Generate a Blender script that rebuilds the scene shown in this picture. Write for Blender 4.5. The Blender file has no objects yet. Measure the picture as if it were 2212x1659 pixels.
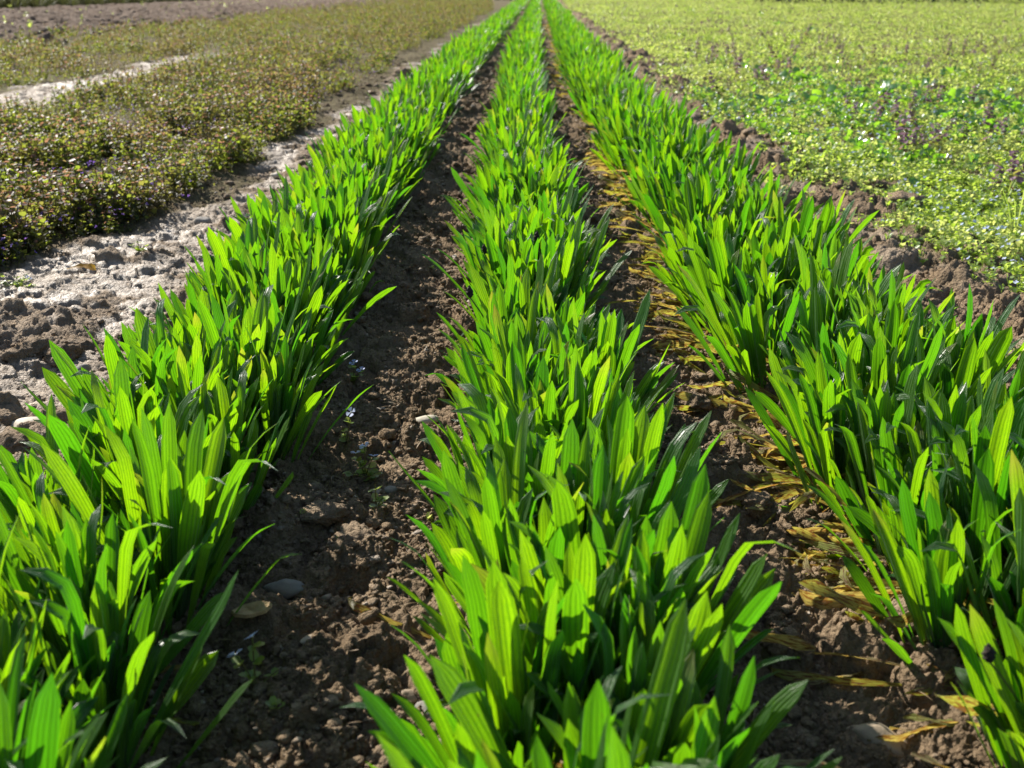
import bpy, math, random
import numpy as np
from mathutils import Matrix, Vector, Euler

R = math.radians
random.seed(7)
rng = np.random.default_rng(11)
SC = bpy.context.scene
COL = SC.collection

# ------------------------------------------------------------------ camera, sky, sun, exposure
CAM_H, PITCH, YAW, LENS = 0.59, 21.8, -1.0, 35.0
cam = bpy.data.objects.new('camera', bpy.data.cameras.new('camera'))
COL.objects.link(cam)
cam.location = (0, 0, CAM_H)
cam.rotation_euler = (R(90 - PITCH), 0, R(YAW))
cam.data.lens = LENS
cam.data.sensor_width = 36
cam.data.clip_start = 0.02
cam.data.clip_end = 2000
cam.data.dof.use_dof = True
cam.data.dof.focus_distance = 1.4
cam.data.dof.aperture_fstop = 9.0
SC.camera = cam

SUN_EL, SUN_AZ = 35.0, -42.0          # azimuth from +Y, negative = to the left
w = bpy.data.worlds.new('World')
SC.world = w
w.use_nodes = True
nt = w.node_tree
sky = nt.nodes.new('ShaderNodeTexSky')
sky.sky_type = 'NISHITA'
sky.sun_disc = False
sky.sun_elevation = R(SUN_EL)
sky.sun_rotation = R(SUN_AZ)
nt.links.new(sky.outputs['Color'], nt.nodes['Background'].inputs['Color'])
nt.nodes['Background'].inputs['Strength'].default_value = 0.085

sun = bpy.data.objects.new('sun', bpy.data.lights.new('sun', 'SUN'))
COL.objects.link(sun)
sun.data.energy = 5.0
sun.data.angle = R(0.5)
sun.data.color = (1.0, 0.95, 0.86)
sd = Vector((math.sin(R(SUN_AZ)) * math.cos(R(SUN_EL)), math.cos(R(SUN_AZ)) * math.cos(R(SUN_EL)), math.sin(R(SUN_EL))))
sun.rotation_euler = sd.to_track_quat('Z', 'Y').to_euler()

SC.view_settings.view_transform = 'Standard'
SC.view_settings.look = 'None'
SC.view_settings.exposure = 1.0
SC.view_settings.gamma = 1
SC.cycles.max_bounces = 8
SC.cycles.diffuse_bounces = 4
SC.cycles.transmission_bounces = 5
SC.cycles.sample_clamp_indirect = 4

# ------------------------------------------------------------------ helpers
def ground_at(px, py, h=0.0):
    """point of the plane z=h seen at photo position (px,py) of 2212x1659"""
    f = LENS / 36 * 2212
    d = Vector(((px - 1106) / f, -(py - 829.5) / f, -1))
    d = cam.rotation_euler.to_matrix() @ d
    t = (CAM_H - h) / -d.z
    return (d.x * t, d.y * t)

def bend(y):
    """the rows swing gently to the right in the distance"""
    y = np.asarray(y, float)
    return 0.043 * 1.2 * np.log1p(np.exp((y - 4.2) / 1.2))

def sstep(a, b, x):
    t = np.clip((x - a) / (b - a), 0, 1)
    return t * t * (3 - 2 * t)

def _hash(ix, iy, k):
    h = (ix.astype(np.int64) * 374761393 + iy.astype(np.int64) * 668265263 + k * 1442695041) & 0xFFFFFFFF
    h = ((h ^ (h >> 13)) * 1274126177) & 0xFFFFFFFF
    h = ((h ^ (h >> 16)) * 2246822519) & 0xFFFFFFFF
    return ((h ^ (h >> 15)) & 0xFFFFFF) / float(0xFFFFFF)

def vnoise(x, y, sc, k=0):
    x = x * sc; y = y * sc
    ix = np.floor(x); iy = np.floor(y)
    fx = x - ix; fy = y - iy
    fx = fx * fx * (3 - 2 * fx); fy = fy * fy * (3 - 2 * fy)
    a = _hash(ix, iy, k); b = _hash(ix + 1, iy, k); c = _hash(ix, iy + 1, k); d = _hash(ix + 1, iy + 1, k)
    return (a * (1 - fx) + b * fx) * (1 - fy) + (c * (1 - fx) + d * fx) * fy

def fbm(x, y, sc, n, k=0):
    s = 0; a = 1; t = 0
    for i in range(n):
        s = s + a * vnoise(x, y, sc * 2.03 ** i, k + i * 7); t += a; a *= 0.55
    return s / t

def worley(x, y, sc, k=0):
    x = x * sc; y = y * sc
    ix = np.floor(x); iy = np.floor(y)
    f1 = np.full(x.shape, 9.0); f2 = np.full(x.shape, 9.0); rid = np.zeros(x.shape)
    for dx in (-1, 0, 1):
        for dy in (-1, 0, 1):
            cx = ix + dx; cy = iy + dy
            px = cx + _hash(cx, cy, k); py = cy + _hash(cx, cy, k + 1)
            d = np.hypot(px - x, py - y)
            m = d < f1
            f2 = np.where(m, f1, np.minimum(f2, d))
            rid = np.where(m, _hash(cx, cy, k + 2), rid)
            f1 = np.where(m, d, f1)
    return f1, f2, rid

# zones of the field, all measured from the camera's rows
def zones(x, y):
    xr = x - bend(y)
    n = fbm(x, y, 2.2, 3, 50) - 0.5
    n2 = fbm(x, y, 9.0, 2, 60) - 0.5
    e = xr + n * 0.30 + n2 * 0.10
    leftcov = sstep(0, 0.07, -(e + 0.76)) * sstep(0, 0.3, y + n * 0.5 + n2 * .3 - (1.80 + np.clip(x + 1.12, -0.5, 1) * 2.4))
    path = sstep(0, 0.12, 0.34 - 0.02 * np.clip(y - 5, 0, 8) - np.abs(e + 2.52 + 0.02 * y)) * (1 - sstep(8.0, 11.5, y + n * 4))
    leftcov = leftcov * (1 - path)
    plough = sstep(0, 0.3, -(e + 5.1 + n * 2))
    leftcov = leftcov * (1 - plough)
    green = sstep(0, 0.5, -(xr + 12.5))
    rightcov = sstep(-0.06, 0.14, xr + n * 0.5 + n2 * .25 - 1.0)
    rightcov = np.maximum(rightcov, 0)
    crust = sstep(-0.02, 0.12, -(e + 0.60)) * (1 - leftcov) * (1 - plough)
    crust = np.maximum(crust * (0.65 + 0.35 * sstep(-0.18, 0.08, n)), path * (0.12 + 0.28 * sstep(-.1, .1, n2)))
    crust = np.maximum(crust, 0.45 * sstep(.72, .85, xr) * (1 - rightcov) * sstep(-.1, .1, n + n2))
    crust = crust * (1 - 0.75 * sstep(0.50, 0.60, fbm(x, y, 9, 4, 47)) * (1 - path))
    ridge = sstep(0.72, 0.9, xr) * (1 - sstep(1.15, 1.4, xr))
    return xr, leftcov, rightcov, crust, plough, ridge, green

def ground_low(x, y):
    xr = x - bend(y)
    row = np.zeros(np.shape(x))
    for c in (-0.365, 0.072, 0.508):
        row = row + np.exp(-((xr - c) / 0.11) ** 2)
    z = 0.012 * row - 0.006
    z = z + 0.03 * (fbm(x, y, 1.1, 3, 3) - 0.5)
    z = z + 0.022 * np.exp(-((xr - 0.99) / 0.13) ** 2) * (0.4 + fbm(x, y, 3.0, 2, 9))
    z = z + 0.02 * sstep(-0.65, -0.95, xr)
    z = z + 0.05 * sstep(8, 25, y) * (fbm(x, y, 0.12, 2, 13) - 0.5)
    return z

def ground_full(x, y):
    z = ground_low(x, y)
    xr, lc, rc, crust, plough, ridge, green = zones(x, y)
    cov = np.maximum(lc, rc)
    d = np.hypot(x, y)
    loose = (1 - crust * 0.85) * (1 - 0.6 * cov)
    far = 1 - sstep(6, 14, d)
    # clods, three sizes of rounded lumps
    wx = x + 0.026 * (fbm(x, y, 35, 2, 70) - 0.5); wy = y + 0.026 * (fbm(x, y, 35, 2, 71) - 0.5)
    for sc, amp, k in ((9, 0.020, 16), (17, 0.018, 20), (38, 0.0070, 24), (85, 0.0045, 28)):
        f1, f2, rid = worley(wx, wy, sc, k)
        dome = np.sqrt(np.clip(1 - (f1 / 0.72) ** 2, 0, 1))
        big = 1 + (0.5 if sc < 20 else 0.2) * ridge
        z = z + amp * dome * (rid ** (3.0 if sc < 10 else 1.5)) * 1.5 * loose * big * (far if sc > 20 else 1)
    f1, f2, rid = worley(x + 0.02 * (vnoise(x, y, 22, 77) - .5), y * 1.5, 5.0, 31)
    z = z + plough * 0.10 * np.sqrt(np.clip(1 - f1 ** 2, 0, 1)) * rid
    z = z + (fbm(x, y, 150, 3, 33) - 0.5) * 0.012 * far * loose
    z = z + (fbm(x, y, 14, 3, 35) - 0.5) * 0.022 * (0.7 + 0.6 * ridge) * (1 - 0.5 * crust)
    # dried crust: flat plates parted by cracks, edges broken away
    f1, f2, rid = worley(x + 0.03 * (fbm(x, y, 18, 3, 41) - .5) * 2, y + 0.03 * (fbm(x, y, 18, 3, 43) - .5) * 2, 17, 40)
    crack = sstep(0.0, 0.10, f2 - f1)
    plate = (0.003 + 0.013 * rid) * crack
    g1, g2, grid_ = worley(x + 0.01 * (vnoise(x, y, 50, 44) - .5), y, 46, 45)
    plate = plate + 0.0035 * sstep(0, .12, g2 - g1) * grid_
    hole = sstep(0.52, 0.60, fbm(x, y, 9, 4, 47))
    z = z + crust * far * (plate * (1 - 0.7 * hole) - 0.012 * hole * fbm(x, y, 70, 2, 48))
    return z

# soft copies of the low ground for placing plants
def gz(x, y):
    return float(ground_low(np.array([float(x)]), np.array([float(y)]))[0])
def gzf(x, y):
    return float(ground_full(np.array([float(x)]), np.array([float(y)]))[0])

def mesh_np(name, V, F, mats, attrs=None, uv=None, smooth=True, midx=None):
    """V (n,3), F (m,k) faces with the same number of corners (k=3 or 4)"""
    me = bpy.data.meshes.new(name)
    V = np.ascontiguousarray(V, np.float32); F = np.ascontiguousarray(F, np.int32)
    k = F.shape[1]
    me.vertices.add(len(V)); me.vertices.foreach_set('co', V.ravel())
    me.loops.add(F.size); me.loops.foreach_set('vertex_index', F.ravel())
    me.polygons.add(len(F))
    me.polygons.foreach_set('loop_start', np.arange(0, F.size, k, dtype=np.int32))
    me.polygons.foreach_set('loop_total', np.full(len(F), k, np.int32))
    me.update(calc_edges=True)
    if smooth:
        me.polygons.foreach_set('use_smooth', np.ones(len(F), bool))
    if uv is not None:
        l = me.uv_layers.new(name='UVMap')
        l.data.foreach_set('uv', np.ascontiguousarray(uv[F.ravel()], np.float32).ravel())
    for a, arr in (attrs or {}).items():
        at = me.attributes.new(a, 'FLOAT', 'POINT')
        at.data.foreach_set('value', np.ascontiguousarray(arr, np.float32))
    for m in (mats if isinstance(mats, (list, tuple)) else [mats]):
        me.materials.append(m)
    if midx is not None:
        me.polygons.foreach_set('material_index', np.ascontiguousarray(midx, np.int32))
    me.validate(clean_customdata=False)
    return me

def link(name, data, parent=None, loc=None, mat=None, label=None, cat=None, group=None, kind=None):
    o = bpy.data.objects.new(name, data)
    COL.objects.link(o)
    if parent is not None: o.parent = parent
    if mat is not None: o.matrix_local = mat
    elif loc is not None: o.location = loc
    if label: o['label'] = label
    if cat: o['category'] = cat
    if group: o['group'] = group
    if kind: o['kind'] = kind
    return o

# ------------------------------------------------------------------ materials
class NB:
    def __init__(s, name):
        s.m = bpy.data.materials.new(name); s.m.use_nodes = True
        s.t = s.m.node_tree; s.t.nodes.clear()
        s.out = s.t.nodes.new('ShaderNodeOutputMaterial')
    def n(s, ty, **kw):
        nd = s.t.nodes.new(ty)
        for k, v in kw.items():
            if k in nd.inputs.keys(): nd.inputs[k].default_value = v
            else: setattr(nd, k, v)
        return nd
    def l(s, a, b): s.t.links.new(a, b)
    def math(s, op, a, b=None, c=None, clamp=False):
        nd = s.t.nodes.new('ShaderNodeMath'); nd.operation = op; nd.use_clamp = clamp
        for i, v in enumerate((a, b, c)):
            if v is None: continue
            if isinstance(v, (int, float)): nd.inputs[i].default_value = v
            else: s.l(v, nd.inputs[i])
        return nd.outputs[0]
    def mix(s, f, a, b):
        nd = s.t.nodes.new('ShaderNodeMix'); nd.data_type = 'RGBA'
        for sock, v in ((nd.inputs['Factor'], f), (nd.inputs[6], a), (nd.inputs[7], b)):
            if isinstance(v, (int, float)): sock.default_value = v
            elif isinstance(v, tuple): sock.default_value = (*v, 1)
            else: s.l(v, sock)
        return nd.outputs[2]
    def attr(s, name): return s.n('ShaderNodeAttribute', attribute_name=name).outputs['Fac']
    def noise(s, sc, det=3, vec=None, rough=0.55):
        nd = s.n('ShaderNodeTexNoise', Scale=sc, Detail=det, Roughness=rough)
        if vec is not None: s.l(vec, nd.inputs['Vector'])
        return nd.outputs['Fac']
    def ramp(s, f, stops):
        nd = s.t.nodes.new('ShaderNodeValToRGB'); s.l(f, nd.inputs[0])
        e = nd.color_ramp.elements
        while len(e) > 1: e.remove(e[0])
        for i, (p, c) in enumerate(stops):
            q = e[0] if i == 0 else e.new(p)
            q.position = p; q.color = (*c, 1) if len(c) == 3 else c
        return nd.outputs[0]

def soil_material():
    b = NB('soil')
    pos = b.n('ShaderNodeNewGeometry').outputs['Position']
    crust, veg, pl, gr = b.attr('crust'), b.attr('veg'), b.attr('plough'), b.attr('green')
    n1 = b.noise(6, 5, pos); n2 = b.noise(55, 5, pos); n3 = b.noise(420, 3, pos)
    brown = b.ramp(n1, [(0.3, (0.135, 0.092, 0.055)), (0.5, (0.20, 0.142, 0.088)), (0.72, (0.29, 0.212, 0.138))])
    brown = b.mix(b.math('MULTIPLY', b.math('SUBTRACT', n2, 0.35, clamp=True), 1.6, clamp=True), brown, (0.29, 0.205, 0.128))
    fine = b.math('MULTIPLY', b.math('SUBTRACT', n3, 0.52, clamp=True), 3.0, clamp=True)
    brown = b.mix(fine, brown, (0.36, 0.27, 0.175))
    pale = b.ramp(n2, [(0.3, (0.18, 0.135, 0.092)), (0.5, (0.27, 0.21, 0.15)), (0.75, (0.37, 0.295, 0.22))])
    col = b.mix(crust, brown, pale)
    col = b.mix(pl, col, b.ramp(n1, [(0.3, (0.10, 0.066, 0.046)), (0.7, (0.20, 0.145, 0.105))]))
    vegc = b.ramp(n2, [(0.35, (0.07, 0.055, 0.03)), (0.65, (0.10, 0.10, 0.035))])
    col = b.mix(b.math('MULTIPLY', veg, 0.7), col, vegc)
    grc = b.ramp(n1, [(0.3, (0.06, 0.12, 0.02)), (0.7, (0.12, 0.20, 0.04))])
    col = b.mix(gr, col, grc)
    p = b.n('ShaderNodeBsdfPrincipled')
    b.l(col, p.inputs['Base Color'])
    rr = b.math('SUBTRACT', 0.92, b.math('MULTIPLY', crust, b.math('MULTIPLY', n2, 0.70)))
    b.l(rr, p.inputs['Roughness'])
    b.l(b.math('ADD', 0.12, b.math('MULTIPLY', crust, 0.55)), p.inputs['Specular IOR Level'])
    damp = b.noise(2.3, 4, pos)
    col = b.mix(b.math('MULTIPLY', b.math('MULTIPLY', b.math('SUBTRACT', damp, 0.46, clamp=True), 4, clamp=True), b.math('SUBTRACT', 1.0, b.math('MULTIPLY', crust, .7))), col, b.mix(0.45, col, (0.09, 0.06, 0.036)))
    def vor(sc):
        wv = b.n('ShaderNodeTexVoronoi', Scale=sc); b.l(pos, wv.inputs['Vector'])
        return b.math('SUBTRACT', 1.0, b.math('POWER', wv.outputs['Distance'], 1.6), clamp=True)
    hgt = b.math('ADD', b.math('MULTIPLY', b.noise(260, 5, pos, 0.7), 0.9), b.math('ADD', b.math('MULTIPLY', vor(170), 0.8), b.math('MULTIPLY', vor(420), 0.35)))
    bp = b.n('ShaderNodeBump', Strength=1.0, Distance=0.006)
    b.l(b.math('MULTIPLY', hgt, b.math('SUBTRACT', 1.0, b.math('MULTIPLY', crust, 0.65))), bp.inputs['Height']); b.l(bp.outputs[0], p.inputs['Normal'])
    b.l(p.outputs[0], b.out.inputs[0])
    return b.m

def leaf_material(name, refl, trans, refl2, trans2, spec=0.5, rough=0.36, tfac=0.5, veins=True, spots=False, sheen=0.0, specks=False):
    """refl/trans colours at one end of the per-leaf range, refl2/trans2 at the other"""
    b = NB(name)
    rnd = b.attr('rnd')
    oi = b.n('ShaderNodeObjectInfo').outputs['Random']
    r = b.math('FRACT', b.math('ADD', rnd, oi))
    cr = b.mix(r, refl, refl2); ct = b.mix(r, trans, trans2)
    p = b.n('ShaderNodeBsdfPrincipled', Roughness=rough)
    p.inputs['Specular IOR Level'].default_value = spec
    if sheen:
        p.inputs['Sheen Weight'].default_value = sheen
        p.inputs['Sheen Roughness'].default_value = 0.35
        p.inputs['Sheen Tint'].default_value = (0.85, 0.95, 1.0, 1)
    tr = b.n('ShaderNodeBsdfTranslucent')
    if veins:
        uvn = b.n('ShaderNodeUVMap', uv_map='UVMap')
        sp = b.n('ShaderNodeSeparateXYZ'); b.l(uvn.outputs[0], sp.inputs[0])
        u, v = sp.outputs[0], sp.outputs[1]
        wob = b.n('ShaderNodeCombineXYZ'); b.l(b.math('MULTIPLY', v, 5), wob.inputs[0]); b.l(b.math('MULTIPLY', r, 91), wob.inputs[1]); b.l(b.math('MULTIPLY', u, 1.5), wob.inputs[2])
        u = b.math('ADD', u, b.math('MULTIPLY', b.math('SUBTRACT', b.noise(1.0, 3, wob.outputs[0]), 0.5), 0.16))
        s = b.math('ABSOLUTE', b.math('COSINE', b.math('MULTIPLY', u, math.pi * 5)))
        vein = b.math('POWER', b.math('SUBTRACT', 1.0, s, clamp=True), 2.2)
        vein = b.math('MULTIPLY', vein, 0.95)
        # fine cross net between the ribs
        cmb = b.n('ShaderNodeCombineXYZ'); b.l(b.math('MULTIPLY', u, 22), cmb.inputs[0]); b.l(b.math('MULTIPLY', v, 60), cmb.inputs[1])
        b.l(b.math('MULTIPLY', r, 31), cmb.inputs[2])
        net = b.noise(1.0, 2, cmb.outputs[0])
        ct = b.mix(vein, ct, tuple(c * 0.30 for c in trans))
        ct = b.mix(b.math('MULTIPLY', b.math('SUBTRACT', net, 0.45, clamp=True), 1.6, clamp=True), ct, tuple(c * 0.72 for c in trans))
        cr = b.mix(b.math('MULTIPLY', vein, 0.5), cr, tuple(min(1, c * 1.7) for c in refl2))
        # paler towards the stalk
        base = b.math('SUBTRACT', 1.0, b.math('MULTIPLY', v, 3.2), clamp=True)
        cr = b.mix(b.math('MULTIPLY', base, 0.5), cr, (0.14, 0.20, 0.05))
        if specks:
            c3 = b.n('ShaderNodeCombineXYZ'); b.l(b.math('MULTIPLY', u, 9), c3.inputs[0]); b.l(b.math('MULTIPLY', v, 55), c3.inputs[1]); b.l(b.math('MULTIPLY', r, 77), c3.inputs[2])
            k_ = b.math('MULTIPLY', b.math('SUBTRACT', b.noise(1.0, 2, c3.outputs[0]), 0.71, clamp=True), 20, clamp=True)
            cr = b.mix(k_, cr, (0.07, 0.05, 0.02)); ct = b.mix(k_, ct, (0.10, 0.07, 0.01))
            tipw = b.math('MULTIPLY', b.math('MULTIPLY', b.math('SUBTRACT', v, 0.86, clamp=True), 9, clamp=True), b.math('MULTIPLY', b.math('SUBTRACT', r, 0.90, clamp=True), 6, clamp=True))
            cr = b.mix(tipw, cr, (0.22, 0.17, 0.05)); ct = b.mix(tipw, ct, (0.5, 0.36, 0.04))
        if spots:
            c2 = b.n('ShaderNodeCombineXYZ'); b.l(b.math('MULTIPLY', u, 3), c2.inputs[0]); b.l(b.math('MULTIPLY', v, 7), c2.inputs[1]); b.l(b.math('MULTIPLY', r, 57), c2.inputs[2])
            sn = b.noise(1.6, 4, c2.outputs[0])
            f = b.math('MULTIPLY', b.math('SUBTRACT', sn, 0.47, clamp=True), 9, clamp=True)
            cr = b.mix(f, cr, (0.12, 0.055, 0.025)); ct = b.mix(f, ct, (0.30, 0.12, 0.02))
            f2 = b.math('MULTIPLY', b.math('SUBTRACT', sn, 0.60, clamp=True), 12, clamp=True)
            cr = b.mix(f2, cr, (0.30, 0.22, 0.15)); ct = b.mix(f2, ct, (0.2, 0.13, 0.06))
        hh = b.math('ADD', b.math('MULTIPLY', s, 1.0), b.math('MULTIPLY', net, 0.5))
        bp = b.n('ShaderNodeBump', Strength=0.8, Distance=0.0018)
        b.l(hh, bp.inputs['Height']); b.l(bp.outputs[0], p.inputs['Normal'])
    b.l(cr, p.inputs['Base Color']); b.l(ct, tr.inputs['Color'])
    mx = b.n('ShaderNodeMixShader'); mx.inputs[0].default_value = tfac
    b.l(p.outputs[0], mx.inputs[1]); b.l(tr.outputs[0], mx.inputs[2])
    b.l(mx.outputs[0], b.out.inputs[0])
    return b.m

def plain(name, c1, c2, sc=60, rough=0.8, spec=0.3, bump=0.0, bdist=0.003):
    b = NB(name)
    tc = b.n('ShaderNodeTexCoord').outputs['Object']
    n = b.noise(sc, 5, tc)
    col = b.mix(b.math('MULTIPLY', b.math('SUBTRACT', n, 0.3, clamp=True), 2.4, clamp=True), c1, c2)
    p = b.n('ShaderNodeBsdfPrincipled', Roughness=rough)
    p.inputs['Specular IOR Level'].default_value = spec
    b.l(col, p.inputs['Base Color'])
    if bump:
        bp = b.n('ShaderNodeBump', Strength=bump, Distance=bdist); b.l(b.noise(sc * 3, 5, tc), bp.inputs['Height']); b.l(bp.outputs[0], p.inputs['Normal'])
    b.l(p.outputs[0], b.out.inputs[0])
    return b.m

M_SOIL = soil_material()
M_LEAF = leaf_material('plantain_leaf', (0.028, 0.088, 0.018), (0.09, 0.37, 0.004), (0.058, 0.130, 0.022), (0.34, 0.62, 0.003), spec=0.85, rough=0.36, tfac=0.54, sheen=0.22, specks=True)
M_DRY = leaf_material('withered_leaf', (0.38, 0.31, 0.17), (0.76, 0.56, 0.13), (0.26, 0.30, 0.08), (0.56, 0.72, 0.05), spec=0.4, rough=0.45, tfac=0.42, spots=True)
M_NET = leaf_material('dead_nettle_leaf', (0.042, 0.072, 0.028), (0.34, 0.46, 0.03), (0.085, 0.060, 0.045), (0.38, 0.24, 0.10), spec=0.2, rough=0.5, tfac=0.46, veins=False)
M_COV = leaf_material('ground_cover_leaf', (0.10, 0.175, 0.040), (0.50, 0.72, 0.05), (0.22, 0.27, 0.090), (0.82, 0.88, 0.24), spec=0.5, rough=0.38, tfac=0.48, veins=False)
M_COVFAR = M_COV
M_GLOSSY = leaf_material('glossy_weed_leaf', (0.045, 0.12, 0.035), (0.24, 0.56, 0.02), (0.070, 0.16, 0.05), (0.42, 0.76, 0.04), spec=1.0, rough=0.30, tfac=0.42, veins=False)
M_TOP = leaf_material('brown_nettle_top', (0.15, 0.085, 0.060), (0.44, 0.22, 0.12), (0.20, 0.115, 0.085), (0.50, 0.28, 0.16), spec=0.3, rough=0.5, tfac=0.45, veins=False)
M_PURP = leaf_material('dead_nettle_top', (0.12, 0.075, 0.080), (0.22, 0.12, 0.13), (0.26, 0.15, 0.22), (0.36, 0.22, 0.28), spec=0.3, rough=0.5, tfac=0.4, veins=False)
M_FLOW = leaf_material('violet_petal', (0.22, 0.13, 0.55), (0.25, 0.14, 0.6), (0.34, 0.2, 0.6), (0.4, 0.2, 0.65), spec=0.2, rough=0.6, tfac=0.4, veins=False)
M_BLUE = leaf_material('blue_petal', (0.45, 0.53, 0.85), (0.4, 0.5, 0.85), (0.65, 0.70, 0.92), (0.6, 0.65, 0.9), spec=0.2, rough=0.6, tfac=0.4, veins=False)
M_WHITE = plain('petal_centre', (0.8, 0.8, 0.75), (0.75, 0.78, 0.6), 200)
M_STEM = plain('weed_stem', (0.16, 0.11, 0.05), (0.12, 0.15, 0.04), 80, 0.5)
M_STALK = plain('spike_stalk', (0.07, 0.12, 0.03), (0.12, 0.12, 0.05), 80, 0.5)
M_HEAD = plain('spike_head', (0.018, 0.014, 0.010), (0.05, 0.035, 0.025), 500, 0.7, bump=0.8)
M_PALE = plain('pale_stone', (0.38, 0.33, 0.25), (0.52, 0.46, 0.36), 40, 0.7, 0.3, 0.3)
M_GREY = plain('grey_stone', (0.17, 0.155, 0.135), (0.26, 0.235, 0.20), 60, 0.8, 0.3, 0.4)
M_TAN = plain('tan_stone', (0.27, 0.21, 0.145), (0.38, 0.30, 0.215), 50, 0.8, 0.3, 0.4)
M_WOOD = plain('wood_chip', (0.34, 0.22, 0.10), (0.50, 0.36, 0.19), 90, 0.8, 0.2, 0.5)
M_FLEAF = leaf_material('fallen_leaf', (0.30, 0.17, 0.03), (0.5, 0.3, 0.03), (0.34, 0.2, 0.05), (0.5, 0.35, 0.05), veins=False)

# ------------------------------------------------------------------ the ground, one sheet to the horizon
def build_ground():
    ny, nx = 1900, 950
    t = np.linspace(0, 1, ny)
    near = 0.42 * (45 / 0.42) ** np.linspace(0, 1, ny - 40)
    y = np.concatenate([np.linspace(-30, 0.40, 12), near, 45 * (700 / 45) ** np.linspace(0.03, 1, 28)])
    u = np.linspace(-1, 1, nx)
    side = np.abs(u)
    xx = np.sign(u) * np.where(side < 0.94, side / 0.94 * 0.66, 0.66 + ((side - 0.94) / 0.06) ** 3 * 12)
    Y, U = np.meshgrid(y, xx, indexing='ij')
    X = U * (np.clip(Y, 0.3, None) + 0.35)
    x = X.ravel(); yy = Y.ravel()
    z = ground_full(x, yy)
    xr, lc, rc, crust, plough, ridge, green = zones(x, yy)
    i = np.arange(len(y) - 1)[:, None] * nx + np.arange(nx - 1)[None, :]
    F = np.stack([i, i + 1, i + nx + 1, i + nx], -1).reshape(-1, 4)
    me = mesh_np('ground', np.stack([x, yy, z], 1), F, M_SOIL,
                 attrs={'crust': crust, 'veg': np.maximum(lc, rc), 'plough': plough * (1 - green), 'green': green})
    link('ground', me, kind='structure')
build_ground()

# ------------------------------------------------------------------ small lumps of earth lying loose
def ico(sub):
    import bmesh
    bm = bmesh.new(); bmesh.ops.create_icosphere(bm, subdivisions=sub, radius=1)
    V = np.array([v.co[:] for v in bm.verts]); F = np.array([[v.index for v in f.verts] for f in bm.faces]); bm.free()
    return V, F

def lump_templates(sub, n, rough=0.35):
    V, F = ico(sub); out = []
    for k in range(n):
        d = 1 + rough * (rng.random(len(V)) - 0.5) * 1.2
        o = rng.normal(size=(4, 3)); 
        for q in o:
            q /= np.linalg.norm(q); d += rough * 0.6 * np.clip(V @ q, 0, 1) ** 2 * (rng.random() - 0.35)
        s = 1 + (rng.random(3) - 0.5) * 0.6; s[2] *= 0.75
        out.append(V * d[:, None] * s)
    return out, F

def build_crumbs():
    parts = []; Fs = []; A = []; off = 0
    for sub, N, lo, hi in ((2, 8000, 0.0022, 0.0085), (1, 70000, 0.0010, 0.0036)):
        T, F = lump_templates(sub, 24, 0.6)
        # more of them where they can be seen: along the furrows, thinning out with distance
        y = 0.45 * (9.0 / 0.45) ** rng.random(N * 3)
        y = 0.45 + (y - 0.45)
        band = rng.random(N * 3)
        xr = np.where(band < 0.36, rng.uniform(-0.36, 0.0, N * 3),
             np.where(band < 0.66, rng.uniform(0.10, 0.52, N * 3),
             np.where(band < 0.82, rng.uniform(0.70, 1.35, N * 3), rng.uniform(-1.6, -0.5, N * 3))))
        x = xr + bend(y)
        ok = np.abs(x) < 0.56 * (y + 0.35)
        clump = fbm(x, y, 12, 2, 90) > 0.42
        x, y = x[ok & clump][:N], y[ok & clump][:N]
        n = len(x)
        _, lc, rc, cr_, *_ = zones(x, y)
        q = rng.random(n) > cr_ * 1.1 - 0.08; x, y = x[q], y[q]; n = len(x)
        s = lo + (hi - lo) * rng.random(n) ** 2.6
        s = s * (1 + 0.25 * np.clip(y - 1, 0, 5))
        z = ground_full(x, y) + s * 0.25
        _, lc, rc, crust, plough, ridge, green = zones(x, y)
        a = rng.random(n) * 6.283
        ti = rng.integers(0, len(T), n)
        TT = np.array(T)[ti]
        c, sn = np.cos(a)[:, None], np.sin(a)[:, None]
        X = (TT[:, :, 0] * c - TT[:, :, 1] * sn) * s[:, None] + x[:, None]
        Yy = (TT[:, :, 0] * sn + TT[:, :, 1] * c) * s[:, None] + y[:, None]
        Z = TT[:, :, 2] * s[:, None] + z[:, None]
        m = TT.shape[1]
        parts.append(np.stack([X, Yy, Z], -1).reshape(-1, 3))
        Fs.append((F[None] + (np.arange(n) * m)[:, None, None]).reshape(-1, 3) + off)
        A.append(np.repeat(np.where(rng.random(n) < 0.05, 0.9, crust * 0.8 + 0.35 * rng.random(n) ** 3), m)); off += n * m
    V = np.concatenate(parts); A = np.concatenate(A); z0 = np.zeros(len(V))
    me = mesh_np('soil_crumbs', V, np.concatenate(Fs), M_SOIL, attrs={'crust': A, 'veg': z0, 'plough': z0, 'green': z0}, smooth=False)
    link('soil_crumbs', me, label='loose brown crumbs of earth lying in the furrows between the rows', cat='soil', kind='stuff')
build_crumbs()

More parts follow.
